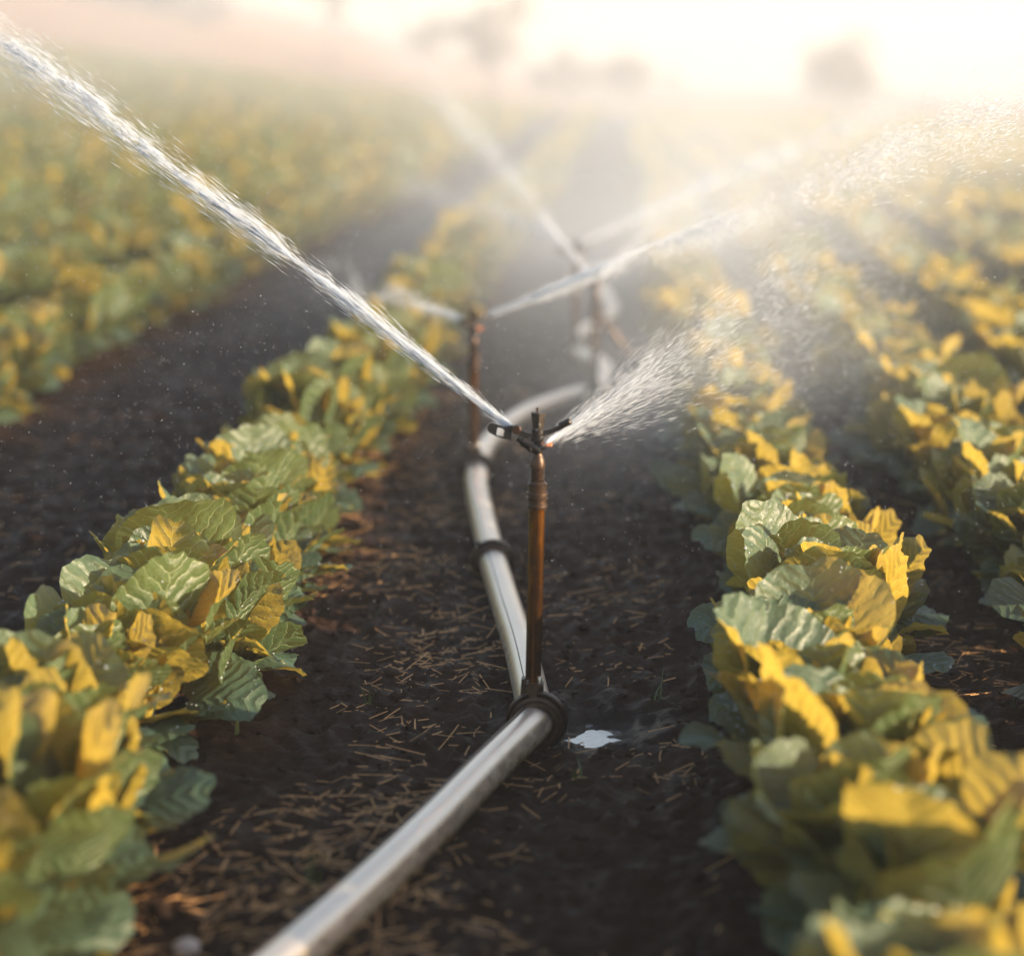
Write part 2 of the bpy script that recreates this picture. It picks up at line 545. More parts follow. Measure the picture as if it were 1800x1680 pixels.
# ------------------------------------------------------------------ cabbage leaves
def leaf(L, phim, e0, bend, cup, ruffle, nphi, nrho, seed):
    """one fan shaped cabbage leaf, growing outwards along +x from the origin"""
    r = np.random.default_rng(seed)
    ph = np.linspace(-1, 1, nphi)[None, :] * phim
    rho = np.linspace(0.02, 1, nrho)[:, None]
    rho = rho ** .85
    a = np.abs(ph / phim)
    f1, f2, f3 = r.uniform(0, 6.28, 3)
    edge = (1 - .16 * a ** 2) * np.sqrt(np.maximum(0, 1 - .80 * a ** 5)) * (1 + .03 * np.sin(ph * 5.3 + f1) + .022 * np.sin(ph * 12 + f2) + .010 * np.sin(ph * 27 + f3)
                                   + .003 * r.uniform(-1, 1, nphi)[None, :])
    edge = edge - .06 * np.exp(-(ph / .10) ** 2) * r.uniform(0, 1)
    neck = .16 + .84 * sstep(.02, .36, rho)                          # narrow petiole
    x = rho * edge * np.sin(ph) * neck
    y = rho * edge * (np.cos(ph) * neck + (1 - neck))
    m = (y - .85 * np.abs(x) + .30 * x * x) / .165
    bul = -np.cos(2 * np.pi * m) * sstep(.15, .5, rho)
    rim = rho ** 4
    z = (cup * x * x + .011 * bul
         + ruffle * rim * (1.0 * np.sin(ph * 4.5 + f2) + .55 * np.sin(ph * 11 + f3) + .2 * np.sin(ph * 24 + f1))
         - .008 * np.exp(-(x / .05) ** 2))
    z = z + r.uniform(-.12, .12) * x * y + .03 * (vnoise(x * 4 + 9 + f1, y * 4 + 5 + f2, seed) - .5)
    # bend along the length
    yy = np.linspace(0, 1.25, 60)
    el = e0 - bend * (yy ** 1.5)
    dy = yy[1] - yy[0]
    cx = np.concatenate([[0], np.cumsum(np.cos(el[:-1]) * dy)])
    cz = np.concatenate([[0], np.cumsum(np.sin(el[:-1]) * dy)])
    E = np.interp(y, yy, el)
    ox = np.interp(y, yy, cx) - np.sin(E) * z
    oz = np.interp(y, yy, cz) + np.cos(E) * z
    V = np.stack([ox * L, x * L + 0 * ox, oz * L], -1).reshape(-1, 3)
    UV = np.stack([x + 0 * y, y + 0 * x], -1).reshape(-1, 2)
    i = np.arange(nrho * nphi).reshape(nrho, nphi)
    F = np.stack([i[:-1, :-1], i[:-1, 1:], i[1:, 1:], i[1:, :-1]], -1).reshape(-1, 4)
    return V, F, UV


def join(parts):
    Vs, Fs, Us, o = [], [], [], 0
    for V, F, U in parts:
        Vs.append(V); Fs.append(F + o); Us.append(U); o += len(V)
    return np.concatenate(Vs), np.concatenate(Fs), np.concatenate(Us)


def spin(leafdata, az, r0, z0, roll=0.0):
    V, F, U = leafdata
    V = V.copy()
    if roll:
        c, s = math.cos(roll), math.sin(roll)
        V[:, 1], V[:, 2] = V[:, 1] * c - V[:, 2] * s, V[:, 1] * s + V[:, 2] * c
    V[:, 0] += r0; V[:, 2] += z0
    c, s = math.cos(az), math.sin(az)
    X = V[:, 0] * c - V[:, 1] * s; Y = V[:, 0] * s + V[:, 1] * c
    return np.stack([X, Y, V[:, 2]], -1), F, U


def cabbage_data(seed, nphi, nrho, n_out=6, n_mid=6, n_in=4):
    r = np.random.default_rng(seed)
    outer, heart = [], []
    az = r.uniform(0, 6.28)
    for k in range(n_out):
        az += 2.4 + r.uniform(-.35, .35)
        outer.append(spin(leaf(r.uniform(.09, .15), r.uniform(1.0, 1.4), R(r.uniform(2, 46)), R(r.uniform(0, 60)),
                               r.uniform(-.3, .25), r.uniform(.02, .05), nphi, nrho, seed * 100 + k), az, r.uniform(.05, .115), r.uniform(.02, .10), r.uniform(-.4, .4)))
    for k in range(n_mid):
        az += 2.4 + r.uniform(-.4, .4)
        outer.append(spin(leaf(r.uniform(.085, .15), r.uniform(1.05, 1.45), R(r.uniform(42, 88)), R(r.uniform(-12, 45)),
                               r.uniform(-.15, .45), r.uniform(.016, .045), nphi, nrho, seed * 100 + 30 + k), az, r.uniform(.02, .125), r.uniform(.05, .15), r.uniform(-.35, .35)))
    for k in range(n_in):
        az += 2.4 + r.uniform(-.3, .3)
        heart.append(spin(leaf(r.uniform(.09, .135), r.uniform(1.1, 1.45), R(r.uniform(66, 94)), R(r.uniform(-25, 25)),
                               r.uniform(.25, .9), r.uniform(.014, .035), nphi, nrho, seed * 100 + 60 + k), az, .012, r.uniform(.10, .14), r.uniform(-.15, .15)))
    return join(outer), join(heart)


def stalk_bm():
    bm = bmesh.new()
    lathe(bm, [(.020, -.04), (.018, 0), (.018, .05), (.026, .09), (.014, .13)], 10)
    return bm


def octa_drops(P, D, Ln, Rd):
    """elongated six-cornered drops: centres P, unit axes D, half lengths Ln, radii Rd"""
    n = len(P)
    h = np.where(np.abs(D[:, 2:3]) < .9, np.array([[0, 0, 1.0]]), np.array([[1.0, 0, 0]]))
    U = np.cross(D, h); U /= np.linalg.norm(U, axis=1, keepdims=True)
    Wv = np.cross(D, U)
    V = np.stack([P - D * Ln[:, None], P + U * Rd[:, None], P + Wv * Rd[:, None], P - U * Rd[:, None], P - Wv * Rd[:, None], P + D * Ln[:, None]], 1)
    T = np.array([[0, 2, 1], [0, 3, 2], [0, 4, 3], [0, 1, 4], [5, 1, 2], [5, 2, 3], [5, 3, 4], [5, 4, 1]])
    F = (np.arange(n)[:, None, None] * 6 + T[None]).reshape(-1, 3)
    return V.reshape(-1, 3), F


NVAR = 9
VAR = []
for v in range(NVAR):
    o, h = cabbage_data(40 + v, 39, 20, n_out=11 + v % 3, n_mid=18 + v % 3, n_in=5)
    om = np_mesh('outer_leaves', o[0], o[1], M_LEAF, o[2])
    hm = np_mesh('heart', h[0], h[1], M_LEAF, h[2])
    # dew beads sit on the leaf surface
    k = rng.choice(len(o[0]), 420, replace=False)
    Pd = o[0][k] + np.array([0, 0, .0008])
    rad = rng.lognormal(math.log(.0013), .45, len(k)).clip(.0005, .003)
    Dd = np.tile(np.array([[0, 0, 1.0]]), (len(k), 1))
    dv, df = octa_drops(Pd, Dd, rad, rad)
    dm = np_mesh('dew_beads', dv, df, M_DROP)
    VAR.append((om, hm, dm))
STALK = stalk_bm(); sm = bpy.data.meshes.new('stalk'); STALK.to_mesh(sm); STALK.free(); sm.materials.append(M_STALK)
for p in sm.polygons: p.use_smooth = True

MID = [join(cabbage_data(80 + v, 8, 6, 9, 11, 3)) for v in range(5)]
FAR = [join(cabbage_data(90 + v, 5, 4, 7, 9, 2)) for v in range(4)]

# every plant position of the field, row by row
plants = []
for kind, rows in (('L1', [ROW_L1]), ('R1', [ROW_R1]), ('LF', ROWS_LEFT), ('RF', ROWS_RIGHT)):
    for ri, rx in enumerate(rows):
        off = random.uniform(0, STEP_Y)
        y = 2.2 + off
        while y < 64:
            jx, jy = random.gauss(0, .025), random.gauss(0, .03)
            drift = .05 * math.sin(y * .35 + ri)
            x, yy = rx + jx + drift, y + jy
            z = soil_z(x, yy)
            px, py, d = project((x, yy, z + .15))
            mg = 320 / d * 4.4 * .5 + 60
            if -mg * 2.6 < px < 1800 + mg * 2.8 and 0 < py < 1680 + mg * 1.2 and d > 2.3:
                vis = -.2 * FPX / d < px < 1800 + .2 * FPX / d and py < 1680 + .12 * FPX / d
                plants.append(dict(kind=kind, ri=ri, x=x, y=yy, z=z, d=d, px=px, py=py, vis=vis))
            y += STEP_Y * random.uniform(.92, 1.08)
plants.sort(key=lambda p: p['d'])
near = [p for p in plants if p['vis']][:300]
near_ids = {id(p) for p in near}
ORD = ['nearest', 'second nearest', 'third nearest', 'fourth nearest', 'fifth nearest', 'sixth nearest', 'seventh nearest', 'eighth nearest',
       'ninth nearest', 'tenth nearest', 'eleventh nearest', 'twelfth nearest', 'thirteenth nearest', 'fourteenth nearest', 'fifteenth nearest',
       'sixteenth nearest', 'seventeenth nearest', 'eighteenth nearest', 'nineteenth nearest', 'twentieth nearest']
counts = {}
rowname = {'L1': 'in the row just left of the pipe', 'R1': 'in the row just right of the pipe'}
rowgroup = {'L1': 'cabbages in the row left of the pipe', 'R1': 'cabbages in the row right of the pipe',
            'LF': 'cabbages beyond the bare soil track', 'RF': 'cabbages in the rows further right'}


def cabbage_label(p):
    k, ri, d = p['kind'], p['ri'], p['d']
    key = (k, ri); counts[key] = counts.get(key, 0) + 1
    n = counts[key] - 1
    if k in ('L1', 'R1'): where = rowname[k]
    elif k == 'LF' and ri == 0: where = 'in the edge row beyond the bare track'
    elif k == 'RF' and ri == 0: where = 'in the second row right of the pipe'
    elif k == 'RF' and ri == 1: where = 'in the third row right of the pipe'
    elif k == 'LF' and ri == 1: where = 'in the second row beyond the bare track'
    else: where = None
    if where and n < len(ORD) and d < 12:
        look = 'large blurred' if d < 3.75 else ('crisp dewy' if d < 5.2 else 'soft focus')
        return f'{look} cabbage, {ORD[n]} {where}'
    if k == 'L1': return 'small hazy cabbage far along the row left of the pipe'
    if k == 'R1': return 'small hazy cabbage far along the row right of the pipe'
    if k == 'LF': return 'blurred yellow green cabbage deep in the field beyond the bare track'
    return 'blurred misty cabbage deep among the rows on the right'


for i, p in enumerate(near):
    om, hm, dm = VAR[random.randrange(NVAR)]
    root = empty('cabbage_plant', (p['x'], p['y'], p['z'] - .012), random.uniform(0, 6.28))
    s = random.uniform(.90, 1.06) * {'R1': 1.06, 'RF': 1.10, 'L1': 1.10}.get(p['kind'], 1.04)
    if p['d'] < 3.7 and p['kind'] in ('R1', 'L1'): s *= 1.04
    root.scale = (s, s, s * random.uniform(.95, 1.12))
    root.rotation_euler[0] = random.gauss(0, .05); root.rotation_euler[1] = random.gauss(0, .05)
    tag(root, cabbage_label(p), 'cabbage', rowgroup[p['kind']])
    link('outer_leaves', om, root); link('heart', hm, root); link('stalk', sm, root)
    if 3.5 < p['d'] < 6.0: tag(link('dew', dm, root), kind='stuff')

acc, o = [[], [], []], 0
for p in plants:
    if id(p) in near_ids: continue
    V, F, U = random.choice(MID if p['d'] < 26 else FAR)
    a = random.uniform(0, 6.28); s = random.uniform(1.0, 1.28) * (1 if p['d'] < 26 else 1.1)
    c, sn = math.cos(a) * s, math.sin(a) * s
    Q = np.stack([V[:, 0] * c - V[:, 1] * sn + p['x'], V[:, 0] * sn + V[:, 1] * c + p['y'], V[:, 2] * s + p['z'] - .01], -1)
    acc[0].append(Q); acc[1].append(F + o); acc[2].append(U); o += len(Q)
far_c = link('distant_cabbage_crop', np_mesh('distant_cabbage_crop', np.concatenate(acc[0]), np.concatenate(acc[1]), M_LEAF, np.concatenate(acc[2])))
tag(far_c, 'hazy mass of far cabbage rows reaching the back of the field', 'cabbage crop', kind='stuff')

# ------------------------------------------------------------------ pipe line
ZP = PIPE_R + .006
G = lambda px, py, z=ZP: on_ground(px, py, z)
S1 = G(944, 1266); C1 = G(866, 985); S2 = G(838, 828); S3 = G(1048, 703); S4 = G(1014, 618)
pipes = [
    ([G(330, 1850), G(420, 1760), G(520, 1672), G(640, 1565), G(755, 1455), G(860, 1348), S1],
     'nearest bare metal pipe running from the bottom edge to the front riser', True),
    ([S1, G(917, 1150), G(892, 1070), C1], 'metal pipe length just behind the front riser', False),
    ([C1, G(848, 910), G(838, 860), S2], 'short pipe length between the rusty ring and the second riser', False),
    ([S2, G(852, 790), G(884, 755), G(928, 726), G(985, 704), G(1025, 694), S3], 'blurred pipe length curving right behind the sprinkler head', False),
    ([S3, G(1063, 672), G(1062, 645), G(1030, 628), S4], 'blurred bent pipe length between the two farthest risers', False),
    ([S4, G(1018, 590), G(1060, 568), G(1078, 550), G(1066, 520), G(1040, 480)], 'farthest hazy pipe length past the last riser', False)]
for pts, lab, seam in pipes:
    sp = spline(pts, 14)
    bm = bmesh.new(); tube(bm, sp, PIPE_R, 28)
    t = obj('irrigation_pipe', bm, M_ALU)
    tag(t, lab, 'pipe', 'lengths of irrigation pipe')
    # rolled seam along the top
    bm = bmesh.new()
    sd = []
    for i, q in enumerate(sp):
        tn = (sp[min(i + 1, len(sp) - 1)] - sp[max(i - 1, 0)]).normalized()
        sidev = Vector((tn.y, -tn.x, 0)).normalized()
        if sidev.x > 0: sidev = -sidev
        ang = R(24)
        sd.append(q + (sidev * math.sin(ang) + Vector((0, 0, 1)) * math.cos(ang)) * (PIPE_R + .0002))
    tube(bm, sd, .0030 if seam else .0012, 8)
    obj('seam', bm, M_RUST, t)


def ring_frame(p, tdir):
    t = tdir.normalized(); x = t.cross(Vector((0, 0, 1))).normalized(); y = x.cross(t).normalized()
    return Matrix(((x.x, y.x, t.x, p.x), (x.y, y.y, t.y, p.y), (x.z, y.z, t.z, p.z), (0, 0, 0, 1)))


def ring_bm(M, w=.034, ro=.053):
    bm = bmesh.new()
    ri = PIPE_R + .001
    prof = [(ri, -w * .9), (ri + .006, -w * .9), (ri + .007, -w * .55), (ro - .008, -w * .5), (ro - .007, -w * .32), (ro - .002, -w * .42),
            (ro, -w * .3), (ro, w * .1), (ro - .003, w * .2), (ri + .008, w * .3), (ri + .007, w * .9), (ri, w * .9)]
    lathe(bm, prof, 44, M, caps=False)
    return bm


def lug_bms(base):
    """saddle lugs and bolt on top of the ring, base = world point on top of the pipe"""
    bm = bmesh.new()
    Mt = Matrix.Translation(base)
    # left flat plate
    prism(bm, [(-.0215, -.006), (-.013, -.006), (-.0135, .030), (-.0195, .030)], -.010, .010, Mt)
    # concave flared front fin
    pts = [(-.006, -.012), (.006, -.012), (.0065, .000), (.009, .012), (.015, .021), (.0165, .0245), (-.0085, .0245), (-.009, .021), (-.006, .012), (-.0055, .0)]
    prism(bm, pts, -.022, -.014, Mt)
    # right plate
    prism(bm, [(.013, -.006), (.0195, -.006), (.018, .022), (.0135, .022)], -.008, .012, Mt)
    lathe(bm, [(.020, -.012), (.019, .008), (.0165, .016)], 24, Mt)
    bevel(bm, .0009, 2)
    bb = bmesh.new()
    lathe(bb, [(.0042, .020), (.0042, .0335), (.0032, .0355)], 14, Matrix.Translation(base + Vector((.0125, -.012, 0))))
    lathe(bb, [(.0030, .020), (.0030, .029)], 10, Matrix.Translation(base + Vector((-.0085, -.012, 0))))
    return bm, bb


def sprinkler(pos, tdir, H, label, face=0.0, brace=None, lean=0.0):
    """impact sprinkler on a riser; H = height of the nozzle above the pipe axis"""
    root = empty('sprinkler', pos, 0)
    tag(root, label, 'sprinkler', 'impact sprinklers standing on the pipe line')
    inv = Matrix.Translation(-Vector(pos))
    F = ring_frame(Vector((0, 0, 0)), tdir)
    obj('clamp_ring', ring_bm(F), M_RUST, root, auto=40)
    k0 = Vector((-.008, .006, 0))
    lb, bb = lug_bms(k0 + Vector((0, 0, PIPE_R + .012)))
    lug = obj('saddle_lug', lb, M_RUST, root, auto=40)
    obj('bolt', bb, M_BOLT, lug, auto=40)
    k = k0 + Vector((lean, 0, 0))
    z_ad = H - .128                                    # foot of the adapter
    bm = bmesh.new(); tube(bm, [k0 + Vector((0, 0, .03)), (k + k0) * .5 + Vector((0, 0, z_ad * .5)), k + Vector((0, 0, z_ad + .01))], .0136, 28)
    obj('riser_pipe', bm, M_RISER, root, auto=50)
    T = Matrix.Translation(k + Vector((0, 0, z_ad)))
    bm = bmesh.new()
    lathe(bm, [(.0138, -.003), (.0168, -.002), (.0176, .001), (.0172, .004), (.0158, .0055), (.0158, .012), (.0180, .0135), (.0182, .0165), (.0158, .018),
               (.0158, .0205), (.0182, .022), (.0180, .0255), (.0156, .027), (.0158, .036), (.0166, .040), (.0146, .043), (.0126, .045)], 36, T)
    obj('adapter', bm, M_RUST, root, auto=35)
    bm = bmesh.new()
    prof = [(.0122, .044)]
    for q in range(5):
        z = .046 + q * .0046
        prof += [(.0128, z), (.0131, z + .0014), (.0106, z + .0026), (.0106, z + .0036)]
    prof += [(.0128, .069), (.0128, .074), (.0116, .081), (.0096, .087), (.0080, .090), (.0078, .094)]
    lathe(bm, prof, 32, T)
    obj('threaded_neck', bm, M_RUST, root, auto=35)
    head = empty('sprinkler_head', k + Vector((0, 0, z_ad + .094)), face)
    head.parent = root
    hz = .034                                           # height of the nozzle above the head's foot
    # cast body with main nozzle
    bm = bmesh.new()
    lathe(bm, [(.0078, -.002), (.010, .004), (.0098, .012), (.0115, .018), (.0110, .028), (.006, .033)], 22)
    tube(bm, [(.002, -.003, .004), (-.012, -.005, .012), (-.026, -.005, .0205)], [.0095, .0100, .0078], 16)
    tube(bm, [(-.020, -.005, .0168), (-.025, -.005, .0198)], [.0100, .0098], 8)
    tube(bm, [(-.025, -.005, .0198), (-.034, -.005, .0255)], [.0070, .0062], 14)
    tube(bm, [(-.012, -.010, .004), (-.014, -.014, .010)], [.0040, .0032], 10)
    bevel(bm, .0006, 1, 40)
    obj('body', bm, M_DARK, head, auto=35)
    bm = bmesh.new()
    tube(bm, [(.006, -.004, .010), (.014, -.006, .014)], [.0070, .0060], 14)
    obj('side_outlet', bm, M_DARK, head, auto=35)
    bm = bmesh.new()
    for q in range(11):                                  # ragged rusted nut
        a = 2 * math.pi * q / 11
        r = random.uniform(.0055, .0085)
        lathe(bm, [(.0012, -.003), (.0030, -.002), (.0026, .0015), (.0008, .0035)], 6,
              Matrix.Translation((.0150 + r * math.cos(a) * .9, -.008 + r * math.sin(a) * .6, .0155 + random.uniform(-.002, .002))))
    lathe(bm, [(.0045, -.004), (.0072, -.002), (.0072, .001), (.004, .0025)], 9, Matrix.Translation((.0150, -.008, .0150)))
    obj('rusty_nut', bm, M_ORANGE, head, smooth=False)
    # tapered upright bridge, folded along the middle
    bm = bmesh.new()
    lvl = [(.020, .0072, .0085), (.034, .0086, .0090), (.052, .0105, .0095), (.067, .0122, .0105)]
    rings = []
    for z, w, dpt in lvl:
        rings.append([bm.verts.new(Vector(v)) for v in ((-w, .006, z), (-w * .92, -.0035, z), (w * .22, -dpt, z), (w, -.0015, z), (w, .006, z))])
    for a, b in zip(rings, rings[1:]):
        for q in range(5): bm.faces.new((a[q], a[(q + 1) % 5], b[(q + 1) % 5], b[q]))
    bm.faces.new(rings[0][::-1]); bm.faces.new(rings[-1])
    bevel(bm, .0006, 1, 25)
    obj('bridge', bm, M_BRASS, head, auto=25)
    bm = bmesh.new()
    lathe(bm, [(.0018, .060), (.0018, .071), (.0023, .0715), (.0023, .0742), (.0012, .0755)], 12, Matrix.Translation((-.001, 0, 0)))
    obj('spindle', bm, M_RUST, head, auto=35)
    # swinging arm: hub, left shank with deflector paddle, right counterweight
    bm = bmesh.new()
    lathe(bm, [(.0085, .030), (.0105, .032), (.0105, .040), (.0085, .042)], 20, Matrix.Translation((0, .001, 0)))
    prism(bm, [(-.006, .031), (-.020, .035), (-.030, .040), (-.043, .046), (-.058, .043), (-.058, .038), (-.046, .0385), (-.034, .033), (-.020, .0265), (-.006, .025)], -.009, -.002)
    bevel(bm, .0008, 2, 30)
    arm = obj('swing_arm', bm, M_DARK, head, auto=35)
    bm = bmesh.new()
    Mc = Matrix.Translation((-.0355, -.0095, .0385)) @ Matrix.Rotation(R(90), 4, 'X')
    lathe(bm, [(.0070, -.004), (.0078, -.003), (.0078, .0015), (.0066, .003)], 20, Mc)
    obj('pivot_cap', bm, M_RUST, arm, auto=35)
    # paddle with a square window
    bm = bmesh.new()
    oc, hc = [], []
    O = [(-.0425, .0400), (-.0560, .0435), (-.0660, .0465), (-.0750, .0495), (-.0815, .0490), (-.0850, .0440), (-.0850, .0385), (-.0815, .0335), (-.0720, .0285), (-.0640, .0250), (-.0555, .0225), (-.0445, .0205)]
    Hh = [(-.0555, .0400), (-.0585, .0406), (-.0615, .0412), (-.0660, .0422), (-.0675, .0424), (-.0680, .0400), (-.0687, .0360), (-.0694, .0310), (-.0690, .0288), (-.0650, .0276), (-.0610, .0268), (-.0573, .0262)]
    prism(bm, O, -.0110, -.0045, None, Hh)
    bevel(bm, .0006, 1, 50)
    obj('deflector_paddle', bm, M_DARK, arm, auto=30)
    bm = bmesh.new()
    prism(bm, [(.006, .027), (.020, .030), (.040, .0395), (.043, .0415), (.043, .0490), (.038, .0480), (.020, .0395), (.006, .0365)], -.004, .003)
    bevel(bm, .0008, 2, 30)
    obj('counter_arm', bm, M_DARK, arm, auto=35)
    bm = bmesh.new()
    lathe(bm, [(.0045, -.012), (.0062, -.011), (.0062, .008), (.0045, .0095)], 18, Matrix.Translation((.047, -.001, .0500)) @ Matrix.Rotation(R(62), 4, 'Y') @ Matrix.Rotation(R(10), 4, 'X'))
    obj('counterweight', bm, M_BRASS, arm, auto=35)
    if brace:
        bm = bmesh.new(); tube(bm, [Vector((0, 0, brace[0])), Vector(brace[1]) - Vector(pos)], .013, 14)
        obj('brace_rod', bm, M_RUST, root)
    return root


def dirof(a, b): return (Vector(b) - Vector(a))


sprinkler(S1, dirof(G(860, 1348), G(917, 1150)), .498, 'sharp front sprinkler with rusty orange riser and square windowed paddle', 0.0, lean=.004)
sprinkler(S2, dirof(G(838, 860), G(852, 790)), .415, 'second blurred rusty sprinkler behind and left of the sharp one', 1.1, lean=-.004)
sprinkler(S3, dirof(G(1025, 694), G(1063, 672)), .405, 'hazy sprinkler with a slanting rusty brace rod', -.5,
          brace=(.30, G(1160, 700, .0)), lean=.0)
sprinkler(S4, dirof(G(1030, 628), G(1018, 590)), .40, 'farthest faint sprinkler lost in the spray', .4)
root = empty('pipe_coupling', C1); tag(root, 'blurred rusty coupling ring joining pipes between the two nearer risers', 'coupling')
CF = ring_frame(Vector((0, 0, 0)), dirof(G(892, 1070), G(848, 910)))
obj('clamp_ring', ring_bm(CF, .038, .050), M_RUST, root, auto=40)
bm = bmesh.new()
tube(bm, [(.045, -.015, .038), (.066, -.03, .018), (.070, -.045, -.02)], .005, 10)
obj('latch_hook', bm, M_RUST, root)
bm = bmesh.new(); prism(bm, [(-.038, .020), (-.030, .020), (-.030, .046), (-.038, .042)], -.012, .012); bevel(bm, .001, 2)
obj('lug', bm, M_DARK, root, auto=40)

# ------------------------------------------------------------------ puddle
pts = []
for k in range(64):
    a = 2 * math.pi * k / 64
    r = 1 + .22 * math.sin(a * 3 + .5) + .14 * math.sin(a * 7 + 2) + .08 * math.sin(a * 13) + random.uniform(-.05, .05)
    pts.append((PUD.x + .085 * r * math.cos(a), PUD.y + .085 * r * math.sin(a)))
bm = bmesh.new(); zp = soil_z(PUD.x, PUD.y) + .0
lo = np.percentile(soil_height(np.array([PUD.x + random.uniform(-.06, .06) for _ in range(200)]), np.array([PUD.y + random.uniform(-.06, .06) for _ in range(200)])), 58)
vs = [bm.verts.new((x, y, lo)) for x, y in pts]; bm.faces.new(vs)
tag(obj('puddle', bm, M_PUDDLE, smooth=False), 'small bright puddle on the soil right of the front clamp', 'puddle', kind='structure')

# ------------------------------------------------------------------ litter on the soil
def strips(n, area, lmin, lmax, w):
    Vs, Fs, o = [], [], 0
    made = 0
    while made < n:
        x, y = area()
        L = random.uniform(lmin, lmax) * random.choice((.3, .45, .6, .8, 1, 1.5)); a = random.uniform(0, 3.14) if random.random() < .5 else random.gauss(.25, .5)
        c, s = math.cos(a), math.sin(a); cur = random.gauss(0, .10); ww = w * random.uniform(.6, 1.4)
        tilt = random.gauss(0, .12)
        nseg = 4
        base = len(Vs)
        zs = [soil_z(x + c * L * t, y + s * L * t) for t in (-.5, -.25, 0, .25, .5)]
        za, zb = max(zs[0], zs[2] - .004, zs[1] - .003), max(zs[4], zs[2] - .004, zs[3] - .003)
        if random.random() < .2: zb += L * .25
        for q in range(nseg + 1):
            t = q / nseg - .5
            xx = x + c * L * t - s * cur * L * t * t; yy = y + s * L * t + c * cur * L * t * t
            zz = za + (zb - za) * (t + .5) + .001
            for sg in (-1, 1):
                Vs.append((xx - s * ww * sg * .5, yy + c * ww * sg * .5, zz)); 
            Vs.append((xx, yy, zz + ww * .45))
        for q in range(nseg):
            b = base + q * 3
            Fs += [(b, b + 3, b + 5, b + 2), (b + 2, b + 5, b + 4, b + 1)]
        made += 1
    return np.array(Vs), np.array(Fs)


def litter_area():
    while True:
        y = random.uniform(2.5, 8.5)
        if random.random() > (3.0 / y) ** 1.2: continue
        x = random.choices((random.uniform(-.78, .15), random.uniform(-.78, -.25), random.uniform(.56, .75), random.uniform(-1.95, -1.2)), (5, 4, 1.2, 1.5))[0]
        if vnoise(np.array([x * 3.1]), np.array([y * 3.1]), 21)[0] + random.uniform(-.22, .22) < .54: continue
        return x, y


V, F = strips(4200, litter_area, .015, .060, .0023)
tag(link('straw_litter', np_mesh('straw_litter', V, F, M_STRAW)), 'scattered bits of dry orange straw lying on the dark soil', 'straw', kind='stuff')

ico = bmesh.new(); bmesh.ops.create_icosphere(ico, subdivisions=2, radius=1)
IV = np.array([v.co[:] for v in ico.verts]); IF = np.array([[v.index for v in f.verts] for f in ico.faces]); ico.free()
Vs, Fs, o = [], [], 0
for k in range(3800):
    y = 2.45 + 5.5 * random.random() ** 1.6
    x = random.uniform(-.85, .9) if random.random() < .8 else random.uniform(-2, -1.1)
    if math.hypot(x - PUD.x, y - PUD.y) < .13: continue
    r = min(random.lognormvariate(math.log(.0055), .5), .019)
    A = IV * r * np.array([random.uniform(.7, 1.4), random.uniform(.7, 1.4), random.uniform(.5, .9)])
    A = A * (1 + .45 * (vnoise(IV[:, 0] * 2.2 + k, IV[:, 1] * 2.2 + IV[:, 2] * 1.7, k % 97) - .5))[:, None]
    a = random.uniform(0, 6.28); c, s = math.cos(a), math.sin(a)
    Vs.append(np.stack([A[:, 0] * c - A[:, 1] * s + x, A[:, 0] * s + A[:, 1] * c + y, A[:, 2] + soil_z(x, y) + r * .25], -1))
    Fs.append(IF + o); o += len(IV)
tag(link('soil_crumbs', np_mesh('soil_crumbs', np.concatenate(Vs), np.concatenate(Fs), M_CLOD, smooth=False)), 'loose dark crumbs of damp soil between the rows', 'soil crumbs', kind='stuff')


def grass_tuft(px, py, n, h, lab):
    p = on_ground(px, py); z = soil_z(p.x, p.y)
    Vs, Fs = [], []
    for k in range(n):
        a = random.uniform(0, 6.28); lean = random.uniform(.2, .9); L = h * random.uniform(.6, 1.1); w = random.uniform(.0018, .0032)
        b = len(Vs); bx, by = random.gauss(0, .006), random.gauss(0, .006)
        for q in range(6):
            t = q / 5
            d = lean * L * t * t; zz = L * t * (1 - .25 * lean * t)
            ww = w * (1 - t) + .0002
            for sg in (-1, 1):
                Vs.append((bx + math.cos(a) * d - math.sin(a) * ww * sg, by + math.sin(a) * d + math.cos(a) * ww * sg, zz))
        for q in range(5): Fs.append((b + 2 * q, b + 2 * q + 2, b + 2 * q + 3, b + 2 * q + 1))
    o = link('grass_tuft', np_mesh('grass_tuft', np.array(Vs), np.array(Fs), M_GRASS), loc=(p.x, p.y, z - .002))
    tag(o, lab, 'grass tuft', 'grass seedlings on the soil')


grass_tuft(655, 1250, 7, .055, 'thin green grass seedling on litter left of the front clamp')
grass_tuft(550, 1565, 8, .06, 'blurred grass seedling left of the nearest pipe')
grass_tuft(1010, 1365, 5, .04, 'dark green grass seedling on soil just below the puddle')
grass_tuft(1158, 1240, 4, .06, 'thin upright grass blades beside the right cabbage row')
grass_tuft(660, 1090, 5, .05, 'small grass seedling by the left row, behind the front riser')
grass_tuft(415, 1305, 4, .06, 'fine grass blades beside the left cabbage row')
grass_tuft(1785, 1255, 4, .08, 'grass stalk at the right edge between two rows')
bm = bmesh.new(); bmesh.ops.create_icosphere(bm, subdivisions=3, radius=.018)
for v in bm.verts: v.co = v.co * random.uniform(.96, 1.04); v.co.z *= .7
st = obj('stone', bm, M_STONE); q = on_ground(328, 1690); st.location = (q.x, q.y, soil_z(q.x, q.y) + .004)
tag(st, 'pale round stone on the soil at the bottom edge', 'stone')


